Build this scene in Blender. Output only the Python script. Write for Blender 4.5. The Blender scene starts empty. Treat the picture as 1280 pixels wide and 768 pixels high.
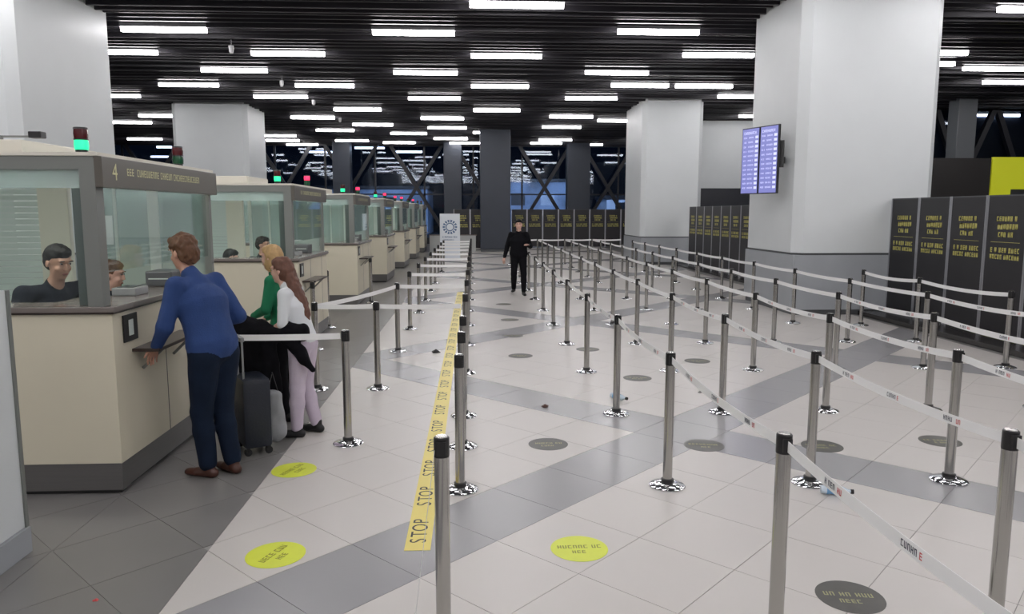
import bpy, bmesh, math, random
import numpy as np
from mathutils import Vector, Matrix, noise
PI = math.pi
C = bpy.context.scene.collection
rnd = random.Random(7)

# ------------------------------------------------------------------ camera, world, exposure
F = 930.0
cam_d = bpy.data.cameras.new('camera'); cam_d.sensor_width = 36; cam_d.lens = F/1280*36
cam_d.clip_end = 400
cam = bpy.data.objects.new('camera', cam_d); C.objects.link(cam)
cam.location = (0, 0, 1.92)
cam.rotation_euler = (math.radians(90-7.231), 0, math.radians(-2.931))
bpy.context.scene.camera = cam
world = bpy.data.worlds.new('night_sky'); bpy.context.scene.world = world
world.use_nodes = True
world.node_tree.nodes['Background'].inputs[0].default_value = (.03, .045, .08, 1)
world.node_tree.nodes['Background'].inputs[1].default_value = .12
vs = bpy.context.scene.view_settings
vs.view_transform = 'Standard'; vs.look = 'None'; vs.gamma = 1; vs.use_curve_mapping = False
vs.exposure = 0.66
LAMP = 15.0         # strength of the ceiling strips

def added_outdoor_fill(x, y, z, tx, ty, tz, power, size, col=(.8, .88, 1)):  # unseen lamps added to light the blocks behind the far glass
    d = bpy.data.lights.new('added_outdoor_fill', 'AREA'); d.energy = power; d.size = size; d.color = col
    o = bpy.data.objects.new('added_outdoor_fill', d); C.objects.link(o); o.location = (x, y, z)
    o.rotation_euler = (Vector((tx, ty, tz))-Vector((x, y, z))).to_track_quat('-Z', 'Y').to_euler()
added_outdoor_fill(8, 56, 9, 6, 74, 3, 4200, 2)
added_outdoor_fill(-8, 56, 9, -9, 74, 3, 1800, 2)

# ------------------------------------------------------------------ materials
def mat(name, col, rough=.5, metal=0, var=0, scale=5, bump=0, bscale=60, emit=None, strength=0, coat=0, stretch=None, rvar=0, spec=.5):
    m = bpy.data.materials.new(name); m.use_nodes = True
    nt = m.node_tree; b = nt.nodes['Principled BSDF']
    b.inputs['Base Color'].default_value = (*col, 1)
    b.inputs['Roughness'].default_value = rough; b.inputs['Metallic'].default_value = metal
    b.inputs['Specular IOR Level'].default_value = spec
    if coat: b.inputs['Coat Weight'].default_value = coat; b.inputs['Coat Roughness'].default_value = .1
    tc = None
    def coords(s):
        nonlocal tc
        if tc is None: tc = nt.nodes.new('ShaderNodeTexCoord')
        mp = nt.nodes.new('ShaderNodeMapping'); nt.links.new(tc.outputs['Object'], mp.inputs[0])
        mp.inputs['Scale'].default_value = stretch or (1, 1, 1)
        n = nt.nodes.new('ShaderNodeTexNoise'); n.inputs['Scale'].default_value = s
        n.inputs['Detail'].default_value = 5
        nt.links.new(mp.outputs[0], n.inputs['Vector']); return n
    if var:
        n = coords(scale); r = nt.nodes.new('ShaderNodeMapRange')
        r.inputs['From Min'].default_value = .15; r.inputs['From Max'].default_value = .85
        r.inputs['To Min'].default_value = 1-var; r.inputs['To Max'].default_value = 1+var
        nt.links.new(n.outputs[0], r.inputs['Value'])
        mx = nt.nodes.new('ShaderNodeVectorMath'); mx.operation = 'SCALE'
        mx.inputs[0].default_value = col; nt.links.new(r.outputs[0], mx.inputs['Scale'])
        nt.links.new(mx.outputs[0], b.inputs['Base Color'])
        if rvar:
            r2 = nt.nodes.new('ShaderNodeMapRange'); r2.inputs['To Min'].default_value = rough-rvar; r2.inputs['To Max'].default_value = rough+rvar
            nt.links.new(n.outputs[0], r2.inputs['Value']); nt.links.new(r2.outputs[0], b.inputs['Roughness'])
    if bump:
        n = coords(bscale); bp = nt.nodes.new('ShaderNodeBump'); bp.inputs['Strength'].default_value = bump
        bp.inputs['Distance'].default_value = .01
        nt.links.new(n.outputs[0], bp.inputs['Height']); nt.links.new(bp.outputs[0], b.inputs['Normal'])
    if emit:
        b.inputs['Emission Color'].default_value = (*emit, 1); b.inputs['Emission Strength'].default_value = strength
    return m
def glass(name, tint, refl=.12, haze=0):
    m = bpy.data.materials.new(name); m.use_nodes = True; nt = m.node_tree; nt.nodes.clear()
    out = nt.nodes.new('ShaderNodeOutputMaterial'); tr = nt.nodes.new('ShaderNodeBsdfTransparent')
    tr.inputs[0].default_value = (*tint, 1)
    gl = nt.nodes.new('ShaderNodeBsdfGlossy'); gl.inputs['Roughness'].default_value = .03; gl.inputs[0].default_value = (.9, .95, 1, 1)
    fr = nt.nodes.new('ShaderNodeFresnel'); ge = nt.nodes.new('ShaderNodeNewGeometry'); ir = nt.nodes.new('ShaderNodeMapRange'); ir.inputs['To Min'].default_value = 1.5; ir.inputs['To Max'].default_value = 1/1.5
    nt.links.new(ge.outputs['Backfacing'], ir.inputs['Value']); nt.links.new(ir.outputs[0], fr.inputs[0])   # same reflection on both faces of a pane
    ad = nt.nodes.new('ShaderNodeMath'); ad.operation = 'ADD'; ad.inputs[1].default_value = refl; ad.use_clamp = True
    nt.links.new(fr.outputs[0], ad.inputs[0])
    mx = nt.nodes.new('ShaderNodeMixShader'); nt.links.new(ad.outputs[0], mx.inputs[0])
    base = tr
    if haze:
        df = nt.nodes.new('ShaderNodeBsdfDiffuse'); df.inputs[0].default_value = (.62, .72, .69, 1)
        m2 = nt.nodes.new('ShaderNodeMixShader'); m2.inputs[0].default_value = haze
        nt.links.new(tr.outputs[0], m2.inputs[1]); nt.links.new(df.outputs[0], m2.inputs[2]); base = m2
    nt.links.new(base.outputs[0], mx.inputs[1]); nt.links.new(gl.outputs[0], mx.inputs[2])
    nt.links.new(mx.outputs[0], out.inputs[0]); return m

M = dict(
 tile_light=mat('light_tile', (.60, .57, .54), .33),
 tile_band=mat('grey_tile', (.33, .325, .335), .25),
 tile_dark=mat('dark_tile', (.205, .198, .192), .3, var=.08, scale=1.5, rvar=.03),
 grout=mat('grout', (.34, .33, .32), .7),
 white=mat('white_cladding', (.66, .69, .695), .45, var=.03, scale=1.5),
 band=mat('grey_stone_cladding', (.36, .38, .40), .4, var=.08, scale=2),
 seam=mat('dark_joint', (.08, .085, .09), .5),
 ceil=mat('black_ceiling', (.012, .012, .016), .8),
 slat=mat('black_baffle', (.028, .026, .032), .45),
 duct=mat('dark_duct', (.06, .06, .065), .5),
 lamp_body=mat('lamp_housing', (.25, .25, .26), .4),
 lamp=mat('lamp_diffuser', (.9, .9, .9), .5, emit=(1, .97, .985), strength=LAMP),
 boothfill=mat('booth_fill_glow', (.9, .9, .9), .5, emit=(1, .98, .94), strength=11),  # glow of the fill strips added in the booths
 darkwall=mat('dark_wall', (.02, .022, .03), .5),
 steelcol=mat('dark_grey_column', (.030, .038, .055), .45, var=.08, scale=2),
 midcol=mat('mid_grey_column', (.13, .14, .15), .45),
 brace=mat('black_steel', (.006, .007, .012), .5),
 cream=mat('cream_laminate', (.69, .64, .50), .42, var=.02, scale=3),
 creamroof=mat('cream_roof', (.72, .69, .60), .5),
 plinth=mat('brushed_grey_plinth', (.16, .155, .15), .35, metal=.4, var=.1, scale=8, stretch=(.2, .2, 12)),
 toe=mat('black_toe', (.015, .015, .015), .35),
 top=mat('grey_brown_counter_top', (.19, .165, .15), .22),
 topdark=mat('dark_edge', (.035, .022, .018), .3),
 frame=mat('grey_green_frame', (.23, .24, .225), .4, metal=.3),
 frame_dark=mat('dark_green_grey_strip', (.10, .115, .105), .4),
 sign=mat('bronze_grey_sign', (.115, .105, .088), .35),
 signtext=mat('pale_yellow_print', (.62, .60, .34), .5),
 white_trim=mat('pale_frame', (.6, .66, .62), .4),
 blind=mat('pale_blind', (.60, .68, .66), .5),
 steel=mat('brushed_steel', (.46, .45, .43), .2, metal=1, var=.08, scale=20, stretch=(1, 1, .05)),
 chrome=mat('chrome', (.75, .76, .78), .12, metal=1),
 black=mat('black_plastic', (.012, .012, .013), .35),
 belt=mat('white_belt', (.88, .88, .87), .55),
 bprint=mat('navy_print', (.05, .06, .09), .6), rprint=mat('red_print', (.6, .08, .08), .6),
 yellowtape=mat('yellow_tape', (.82, .68, .16), .4), blackprint=mat('black_print', (.03, .03, .02), .5),
 ysticker=mat('lime_sticker', (.72, .80, .06), .4, var=.06, scale=8), yprint=mat('olive_print', (.28, .31, .03), .5),
 dsticker=mat('charcoal_sticker', (.075, .072, .062), .35, var=.25, scale=10), dprint=mat('olive_yellow_print', (.40, .40, .20), .5),
 panel=mat('charcoal_panel', (.019, .018, .021), .45, var=.1, scale=2),
 upright=mat('aluminium', (.42, .42, .45), .3, metal=.8),
 ptext=mat('mustard_print', (.66, .60, .16), .5),
 plat=mat('black_platform', (.03, .028, .027), .25),
 yellow=mat('yellow_green_board', (.62, .66, .02), .4, emit=(.62, .66, .02), strength=.12),
 screen=mat('lit_screen', (.1, .1, .2), .2, emit=(.30, .32, .80), strength=.42),
 screentext=mat('lit_screen_text', (.5, .5, .6), .3, emit=(.62, .66, 1), strength=.5),
 poster=mat('white_poster', (.75, .79, .84), .4), pblue=mat('blue_print', (.10, .17, .30), .5),
 green_on=mat('lit_green_lens', (.05, .6, .3), .3, emit=(.01, .8, .28), strength=.85),
 red_on=mat('lit_red_lens', (.6, .05, .1), .3, emit=(1, .02, .10), strength=1.0),
 green_off=mat('dark_green_lens', (.01, .07, .03), .2), red_off=mat('dark_red_lens', (.08, .012, .015), .2),
 fglass=glass('night_glass', (.45, .52, .62), -.015), bglass=glass('booth_glass', (.94, .975, .96), .0, .008), rglass=glass('rear_hazy_glass', (.75, .83, .81), .03, .42),
 frost=glass('hazy_glass', (.84, .90, .88), .03, .35),
 paper=mat('paper', (.78, .8, .8), .6),
 blue=mat('blue_knit', (.017, .048, .165), .85, var=.15, scale=9, bump=.3, bscale=120),
 jeans=mat('dark_denim', (.006, .013, .030), .85, spec=.2, var=.3, scale=8, bump=.3, bscale=150),
 skin=mat('skin', (.50, .27, .19), .5, var=.05), skin2=mat('pale_skin', (.62, .38, .30), .5, var=.05),
 lips=mat('lips', (.30, .09, .07), .5), eyew=mat('eye_white', (.38, .34, .32), .3),
 hairbrown=mat('brown_hair', (.11, .048, .02), .6, var=.35, scale=30), hairdark=mat('black_hair', (.008, .007, .006), .6, spec=.2, var=.3, scale=30),
 hairblond=mat('blond_hair', (.48, .31, .14), .6, var=.25, scale=30), hairred=mat('chestnut_hair', (.13, .055, .035), .6, var=.3, scale=30),
 navy=mat('navy_uniform', (.006, .008, .016), .8, spec=.15, var=.2, scale=12, bump=.3, bscale=60),
 blackcloth=mat('black_cloth', (.005, .005, .007), .85, spec=.15, var=.3, scale=12, bump=.4, bscale=40),
 green=mat('green_knit', (.005, .17, .075), .8, var=.15, scale=10), tee=mat('white_cotton', (.70, .72, .74), .8, var=.04),
 lilac=mat('lilac_cloth', (.60, .52, .62), .8, var=.08, scale=8, bump=.3, bscale=30),
 brownleather=mat('brown_leather', (.065, .022, .014), .4, var=.15), blackleather=mat('black_leather', (.008, .008, .009), .4),
 case=mat('dark_suitcase', (.012, .016, .026), .45, bump=.2), casegrey=mat('grey_trim', (.28, .29, .30), .4),
 bottle=mat('blue_plastic', (.20, .42, .68), .2), bottleclear=mat('pale_plastic', (.6, .7, .78), .2),
 dome=mat('camera_white', (.65, .65, .66), .4), monitor=mat('monitor_grey', (.10, .105, .11), .4),
 desk=mat('desk_grey', (.30, .31, .31), .5), greydesk=mat('light_grey_board', (.42, .43, .42), .5),
 asphalt=mat('asphalt', (.03, .035, .045), .8), extwall=mat('bluish_light_patches', (.26, .33, .46), .6, var=1.0, scale=.45),  # extwall mottling paints the blurred bluish light patches behind the glass
 tail=mat('pale_cladding', (.55, .62, .75), .5, var=.4, scale=.8),
 backwall=mat('pale_wall', (.42, .42, .43), .6),
)

# ------------------------------------------------------------------ helpers
def box(bm, x0, x1, y0, y1, z0, z1, bev=0):
    if bev:
        t = bmesh.new(); r = bmesh.ops.create_cube(t, size=1)
        bmesh.ops.scale(t, vec=(x1-x0, y1-y0, z1-z0), verts=t.verts)
        bmesh.ops.translate(t, vec=((x0+x1)/2, (y0+y1)/2, (z0+z1)/2), verts=t.verts)
        bmesh.ops.bevel(t, geom=t.edges[:], offset=bev, segments=2, affect='EDGES', profile=.6)
        merge(bm, t); return
    v = [bm.verts.new((x, y, z)) for x in (x0, x1) for y in (y0, y1) for z in (z0, z1)]
    for f in ((0, 1, 3, 2), (4, 6, 7, 5), (0, 4, 5, 1), (2, 3, 7, 6), (0, 2, 6, 4), (1, 5, 7, 3)):
        bm.faces.new([v[i] for i in f])
def merge(bm, t):
    mp = {v: bm.verts.new(v.co) for v in t.verts}
    for f in t.faces:
        try: bm.faces.new([mp[v] for v in f.verts])
        except ValueError: pass
    t.free()
def lathe(bm, prof, n=24, c=(0, 0)):
    rings = []
    for r, z in prof:
        if r < 1e-6: rings.append([bm.verts.new((c[0], c[1], z))])
        else: rings.append([bm.verts.new((c[0]+r*math.cos(2*PI*i/n), c[1]+r*math.sin(2*PI*i/n), z)) for i in range(n)])
    for a, b in zip(rings, rings[1:]):
        for i in range(n):
            j = (i+1) % n
            if len(a) == 1 and len(b) == 1: continue
            if len(a) == 1: bm.faces.new((a[0], b[j], b[i]))
            elif len(b) == 1: bm.faces.new((a[i], a[j], b[0]))
            else: bm.faces.new((a[i], a[j], b[j], b[i]))
def prism(bm, pts, z0, z1):
    a = [bm.verts.new((x, y, z0)) for x, y in pts]; b = [bm.verts.new((x, y, z1)) for x, y in pts]
    bm.faces.new(b); bm.faces.new(a[::-1]); n = len(pts)
    for i in range(n): j = (i+1) % n; bm.faces.new((a[i], a[j], b[j], b[i]))
def bar(bm, p, q, w, h):
    p, q = Vector(p), Vector(q); d = (q-p).normalized()
    up = Vector((0, 0, 1)) if abs(d.z) < .9 else Vector((1, 0, 0))
    s = d.cross(up).normalized(); u = s.cross(d)
    v = [bm.verts.new(c + s*a*w/2 + u*b*h/2) for c in (p, q) for a, b in ((-1, -1), (1, -1), (1, 1), (-1, 1))]
    for f in ((0, 1, 2, 3), (7, 6, 5, 4), (0, 4, 5, 1), (1, 5, 6, 2), (2, 6, 7, 3), (3, 7, 4, 0)): bm.faces.new([v[i] for i in f])
def NB(*a, **k):
    bm = bmesh.new()
    if a: box(bm, *a, **k)
    return bm
STUFF = ('lettering', 'timetable', 'belt_print', 'belt_mark', 'blind', 'emblem', 'carrier_rail', 'duct')
def obj(name, bm, m, parent=None, loc=None, smooth=False):
    if isinstance(bm, bmesh.types.BMesh):
        bmesh.ops.recalc_face_normals(bm, faces=bm.faces)
        me = bpy.data.meshes.new(name); bm.to_mesh(me); bm.free()
        if smooth:
            for p in me.polygons: p.use_smooth = True
            try: me.set_sharp_from_angle(angle=math.radians(40))
            except Exception: pass
    else: me = bm
    if m is not None and not len(me.materials): me.materials.append(M[m] if isinstance(m, str) else m)
    o = bpy.data.objects.new(name, me); C.objects.link(o)
    if parent: o.parent = parent
    if loc: o.location = loc
    if name in STUFF: o['kind'] = 'stuff'
    return o
def tag(o, label, cat, group=None, kind=None):
    if label: o['label'] = label
    if cat: o['category'] = cat
    if group: o['group'] = group
    if kind: o['kind'] = kind
    return o
def thing(name, label, cat, loc=(0, 0, 0), rz=0, group=None):
    o = bpy.data.objects.new(name, None); C.objects.link(o); o.empty_display_size = .1
    o.location = loc; o.rotation_euler = (0, 0, rz); return tag(o, label, cat, group)
def struct(name, bm, m, parent=None, label=None):
    o = obj(name, bm, m, parent)
    if not parent: o['kind'] = 'structure'
    if label: o['label'] = label
    return o
kids = {}
def dup(o, parent=None, loc=None, label=None, group=None, skip=()):
    c = o.copy(); C.objects.link(c)
    if parent: c.parent = parent
    if loc: c.location = loc
    if label: c['label'] = label
    if group: c['group'] = group
    for ch in list(o.children):
        if ch.name.split('.')[0] in skip: continue
        dup(ch, c)
    return c
def glyph_line(bm, P, ux, uy, length, h, seed, wt=.17):
    """small letter-like strokes along ux, height h along uy, centred on P"""
    r = random.Random(seed); P, ux, uy = Vector(P), Vector(ux).normalized(), Vector(uy).normalized()
    x = -length/2
    def q(x0, x1, y0, y1):
        bm.faces.new([bm.verts.new(P+ux*a+uy*b) for a, b in ((x0, y0), (x1, y0), (x1, y1), (x0, y1))])
    while x < length/2 - h*.4:
        if r.random() < .13: x += h*.45; continue
        w = h*.56; t = h*wt; k = r.randrange(5)
        q(x, x+t, -h/2, h/2)
        if k in (0, 1, 3): q(x+w-t, x+w, -h/2, h/2)
        if k in (0, 2, 4): q(x, x+w, h/2-t, h/2)
        if k in (1, 2, 4): q(x, x+w, -h/2, -h/2+t)
        if k in (3, 4): q(x, x+w, -t/2, t/2)
        x += w + h*.2
def text_mesh(s, size):
    cu = bpy.data.curves.new('lettering', 'FONT'); cu.body = s; cu.size = size; cu.align_x = 'CENTER'; cu.align_y = 'CENTER'
    o = bpy.data.objects.new('lettering', cu); C.objects.link(o)
    bpy.context.view_layer.update()
    me = bpy.data.meshes.new_from_object(o.evaluated_get(bpy.context.evaluated_depsgraph_get()))
    bpy.data.objects.remove(o); return me
ORD = ['first', 'second', 'third', 'fourth', 'fifth', 'sixth', 'seventh', 'eighth', 'ninth', 'tenth', 'eleventh', 'twelfth', 'thirteenth', 'fourteenth', 'fifteenth', 'sixteenth', 'seventeenth', 'eighteenth', 'nineteenth', 'twentieth', 'twenty-first', 'twenty-second', 'twenty-third', 'twenty-fourth', 'twenty-fifth', 'twenty-sixth', 'twenty-seventh', 'twenty-eighth', 'twenty-ninth', 'thirtieth']

# ------------------------------------------------------------------ floor of tiles laid on the diagonal
floor = struct('floor', NB(-22, 24, -8, 47.5, -.2, -.004), 'grout')
P_ = .8485; A0, B0 = 4.05, 4.30     # bands: A = y-x, B = x+y
def clip(poly, ax, s, lim):         # keep s*(p[ax]-lim) >= 0
    out = []
    for i in range(len(poly)):
        p, q = poly[i], poly[(i+1) % len(poly)]
        dp, dq = s*(p[ax]-lim), s*(q[ax]-lim)
        if dp >= 0: out.append(p)
        if (dp > 0 > dq) or (dp < 0 < dq):
            t = dp/(dp-dq); out.append(tuple(p[k]+(q[k]-p[k])*t for k in (0, 1)))
    return out
def kind_of(a, b): return 'tile_band' if (a % 8 == 0 or b % 8 == 4) else 'tile_light'
cells = []
g = .0018
for a in range(-34, 60):
    for b in range(-20, 85):
        a0, b0 = A0+a*P_, B0+b*P_
        cx, cy = (b0-a0)/2, (a0+b0+P_)/2
        if not (-22 < cx < 24 and -8 < cy < 47.4): continue
        pts = []
        for da, db in ((0, 0), (0, 1), (1, 1), (1, 0)):
            A, B = a0+da*P_, b0+db*P_
            pts.append(((B-A)/2, (A+B)/2))
        mx = sum(p[0] for p in pts)/4; my = sum(p[1] for p in pts)/4
        pts = [(mx+(x-mx)*(1-g/.3), my+(y-my)*(1-g/.3)) for x, y in pts]
        for s0, s1, dark in ((-22, -2.42, 1), (-2.42, -1.53, 1), (-1.53, 7.15, 0), (7.15, 24, 1)):
            pl = clip(clip(pts, 0, 1, s0+g), 0, -1, s1-g)
            if len(pl) < 3: continue
            ar = abs(sum(pl[i][0]*pl[(i+1) % len(pl)][1]-pl[(i+1) % len(pl)][0]*pl[i][1] for i in range(len(pl))))/2
            if ar < .004: continue
            cells.append((pl, (mx, my), 'tile_dark' if dark else kind_of(a, b), ar > .355))
def in_view(c):
    x, y = c; return y > 2.7 and -.72*y-.3 < x < .78*y+.4 and x > -3.4 and x < 7.8
order = sorted([c for c in cells if in_view(c[1])], key=lambda c: math.hypot(*c[1]))[:295]
near = set(id(c) for c in order); shared = {}
for c in order:
    pl, (mx, my), k, full = c
    if full and k in shared: obj('tile', shared[k], None, floor, (mx, my, 0)); continue
    bm = bmesh.new(); prism(bm, [(x-mx, y-my) for x, y in pl], -.012, 0)
    o = obj('tile', bm, k, floor, (mx, my, 0))
    if full: shared[k] = o.data
bms = {k: bmesh.new() for k in ('tile_light', 'tile_band', 'tile_dark')}
for c in cells:
    if id(c) not in near: prism(bms[c[2]], c[0], -.012, 0)
for k, b in bms.items(): obj('tile_field', b, k, floor)['kind'] = 'stuff'

# ------------------------------------------------------------------ shell
ZC = 5.95
ceiling = struct('ceiling', NB(-22, 24, -8, 47.5, 6.7, 6.85), 'ceil')
sl = bmesh.new(); box(sl, -22, 24, -.03, .03, 0, .14)
o = obj('slat', sl, 'slat', ceiling, (0, 7, ZC-.02)); slat_me = o.data
y = 7.34
while y < 46.8:
    obj('slat', slat_me, None, ceiling, (0, y, ZC-.02+rnd.choice((0, 0, .04)))); y += .34
rb = bmesh.new()
for x in np.arange(-20, 24, 2.4): box(rb, x, x+.06, -7.5, 46.8, ZC+.2, ZC+.3)
obj('carrier_rail', rb, 'slat', ceiling)
db = bmesh.new()
for (x0, x1, y0, y1, z) in ((-9, 6, 15.4, 15.9, 6.35), (-16, 20, 21.3, 21.8, 6.4), (-7, 2, 26.6, 27, 6.35), (-3, 9, 31.5, 32, 6.3), (-1.2, -.8, 12, 44, 6.45)): box(db, x0, x1, y0, y1, z, z+.3)
obj('duct', db, 'duct', ceiling)
struct('wall_left', NB(-22.2, -22, -8, 47.5, 0, 6.7), 'darkwall')
struct('wall_right', NB(24, 24.2, -8, 47.5, 0, 6.7), 'darkwall')
struct('wall_rear', NB(-22, 24, -8.2, -8, 0, 6.7), 'backwall')
# far glass facade with diagonal bracing
FY = 46.0
fac = struct('window_1', NB(-22, 24, FY+.55, FY+.58, .4, 6.7), 'fglass', label='dark glass curtain wall across the far end')
fr = bmesh.new()
box(fr, -22, 24, FY+.4, FY+.7, -.1, .4); box(fr, -22, 24, FY+.45, FY+.65, 6.4, 6.7)
for x in np.arange(-21, 24, 3.0): box(fr, x-.05, x+.05, FY+.48, FY+.62, .4, 6.4)
box(fr, -22, 24, FY+.48, FY+.62, 3.0, 3.08)
obj('window_frame', fr, 'brace', fac)
for i, x in enumerate(np.arange(-21, 22, 3.9)):
    b1 = bmesh.new(); bar(b1, (x, FY, .3), (x+3.9, FY, 6.6), .2, .2); obj('diagonal_brace', b1, 'brace', fac)
    b2 = bmesh.new(); bar(b2, (x+3.9, FY+.02, .3), (x, FY+.02, 6.6), .2, .2); obj('diagonal_brace', b2, 'brace', fac)
# right hand glazed wall, nearer
rw = struct('window_2', NB(13.2, 24, 29.4, 29.43, 0, 6.7), 'fglass', label='dark glass wall behind the black kiosk at right')
b = bmesh.new()
for x in np.arange(13.2, 24, 2.5): bar(b, (x, 29.2, 0), (x+2.5, 29.2, 6.2), .2, .2); bar(b, (x+2.5, 29.25, 0), (x, 29.25, 6.2), .2, .2)
obj('diagonal_brace', b, 'brace', rw)
struct('wall_back_right', NB(13.2, 24, 30.2, 30.4, 0, 6.7), 'darkwall')
bh = struct('wall_far_right', NB(9.6, 13.2, 33.0, 33.4, 3.0, 5.93), 'white', label='white upper wall between the two pale columns')
struct('trim_1', NB(9.6, 13.2, 32.98, 33.4, 0, 2.995), 'darkwall')
# exterior beyond the glass; its blocks are made up for the bluish light patches
struct('ground', NB(-90, 90, 47.5, 130, -.4, -.2), 'asphalt')
def ext(name, label, x0, x1, y0, y1, h, m):
    t = thing(name, label, 'building', ((x0+x1)/2, (y0+y1)/2, -.2)); w, d = (x1-x0)/2, (y1-y0)/2
    obj('wall', NB(-w, w, -d, d, 0, h), m, t)
    obj('roof', NB(-w-.2, w+.2, -d-.2, d+.2, h, h+.3), 'brace', t)
    for k in range(int(w*2/3)):
        obj('window', NB(-w+.8+3*k, -w+2.2+3*k, -d-.06, -d, h*.55, h*.55+1.2), 'tail' if k % 2 else 'brace', t)
    return t
ext('backdrop', 'bluish hangar block for light patches beyond the glass, right of the walkway', 3, 11.5, 76, 86, 5.2, 'extwall')
ext('low_patch_block', 'low bluish block for light patches beyond the glass, above the booths', -16, -4.5, 74, 84, 4.4, 'extwall')
ext('pale_patch_block', 'pale block for light patches beyond the glass beside the hangar', 12.5, 18, 70, 76, 3.4, 'tail')

# columns
def column(label, x0, x1, y0, y1, zb, ch=.16):
    t = thing('column', label, 'column', ((x0+x1)/2, (y0+y1)/2, 0)); w, d = (x1-x0)/2, (y1-y0)/2
    def oc(w, d, c): return [(-w+c, -d), (w-c, -d), (w, -d+c), (w, d-c), (w-c, d), (-w+c, d), (-w, d-c), (-w, -d+c)]
    b = bmesh.new(); prism(b, oc(w, d, ch), zb+.02, 6.7); obj('white_cladding', b, 'white', t)
    b = bmesh.new(); prism(b, oc(w-.02, d-.02, ch), zb-.02, zb+.02); obj('shadow_joint', b, 'seam', t)
    b = bmesh.new(); prism(b, oc(w, d, .03), .1, zb-.02); obj('grey_cladding', b, 'band', t)
    b = bmesh.new(); prism(b, oc(w-.03, d-.03, .03), .002, .1); obj('baseboard', b, 'seam', t)
    return t
column('large white column with departure screens, grey stone base, right foreground', 5.97, 8.62, 13.62, 16.15, 1.15)
column('white column with grey base behind the belt rows, right of the walkway', 6.15, 8.4, 27.3, 30.4, 1.02)
column('large white column behind the nearest booth, left edge', -10.5, -7.5, 12.95, 16.45, 1.15)
column('white column rising behind the second booth', -11.25, -8.47, 29.0, 31.6, 1.1)
def dcol(label, x0, x1, y0, d=.8, m='steelcol'):
    t = thing('dark_column', label, 'column', ((x0+x1)/2, y0+d/2, 0), 0, 'dark grey columns before the glass'); w = (x1-x0)/2
    obj('shaft', NB(-w, w, -d/2, d/2, .12, 6.3, bev=.03), m, t)
    obj('base', NB(-w+.02, w-.02, -d/2+.02, d/2-.02, .002, .12), 'seam', t)
    obj('head_plate', NB(-w-.05, w+.05, -d/2-.05, d/2+.05, 6.3, 6.45), 'brace', t)
dcol('broad dark grey column at the far end of the walkway', .33, 1.82, 36.9, 1.4)
dcol('dark grey column above the roll-up poster, far end', -1.72, -.68, 44)
dcol('dark grey column behind the far panels, right of the walking man', 5.5, 6.85, 44)
dcol('dark grey column above the far booths', -8.1, -7.1, 44)
dcol('grey column above the yellow board at far right', 17.4, 18.1, 26.5, .6, 'midcol')

# ------------------------------------------------------------------ ceiling strips
f_v = np.array([math.sin(math.radians(2.931))*math.cos(math.radians(7.231)), math.cos(math.radians(2.931))*math.cos(math.radians(7.231)), -math.sin(math.radians(7.231))])
r_v = np.array([math.cos(math.radians(2.931)), -math.sin(math.radians(2.931)), 0]); u_v = np.cross(r_v, f_v)
def unp(px, py, z=0.0):
    d = f_v + r_v*(px-640)/F + u_v*(384-py)/F; t = (z-1.92)/d[2]; return d[0]*t, d[1]*t
LZ = 5.88
seen = [(646, 6), (1304, 12), (205, 37), (517, 41), (823, 40), (150, 65), (360, 67), (633, 70), (898, 69), (1165, 66), (293, 88), (532, 91), (771, 91), (1244, 86), (236, 106), (406, 107), (625, 108), (800, 107), (880, 108), (1265, 103),
 (141, 120), (351, 121), (543, 123), (739, 123), (930, 121), (447, 137), (621, 138), (202, 145), (391, 147), (553, 148), (714, 146), (773, 151), (163, 153), (466, 156), (559, 160), (702, 159), (910, 154),
 (348, 170), (419, 163), (511, 167), (614, 166), (181, 174), (378, 181), (440, 176), (582, 179), (694, 175), (734, 181), (399, 190), (462, 185), (510, 190), (215, 184), (205, 196), (845, 176)]
LR = []
for px, py in seen:
    x, y = unp(px, py, LZ); LR.append((x, y))
vis_n = len(LR)
y = 12.3
for k, y in enumerate((12.2, 10, 7.8, 5.6, 3.4, 1.2, -1, -3.2, -5.4)):
    for i in range(9): LR.append((-15.5+4.1*i+(k % 3)*1.3, y))
for y in (16, 20.4, 24.8, 29.2):
    for x in (21.5,): LR.append((x, y+1))
    for x in (-19, -14.5): LR.append((x, y))
for p_ in ((12, 20), (12, 24.4), (12, 28.8), (11.9, 31), (15, 26), (-14, 40), (-10.5, 42.5), (-4.2, 43.5), (-1.2, 41), (4.2, 43.5), (9.5, 41), (13.5, 43.5), (16, 39)): LR.append(p_)
lb = bmesh.new(); box(lb, -.9, .9, -.06, .06, -.05, .045)
hb = bmesh.new(); box(hb, -.92, .92, -.07, .07, .045, .12)
for s in (-.6, .6): box(hb, s-.01, s+.01, -.01, .01, .12, .7)
proto = thing('ceiling_light', '', 'light')
pd = obj('diffuser', lb, 'lamp', proto); ph = obj('housing', hb, 'lamp_body', proto)
idx = sorted(range(vis_n), key=lambda i: LR[i][1])
rank = {}; rows = []
for i in idx:
    if rows and abs(LR[rows[-1][-1]][1]-LR[i][1]) < .55 and abs(LR[rows[-1][0]][1]-LR[i][1]) < 1.0: rows[-1].append(i)
    else: rows.append([i])
for ri, rw_ in enumerate(rows):
    rw_.sort(key=lambda i: LR[i][0])
    for k, i in enumerate(rw_): rank[i] = (ri, k, len(rw_))
first = True
def w_(n): return ORD[n] if n < len(ORD) else 'last'
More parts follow.
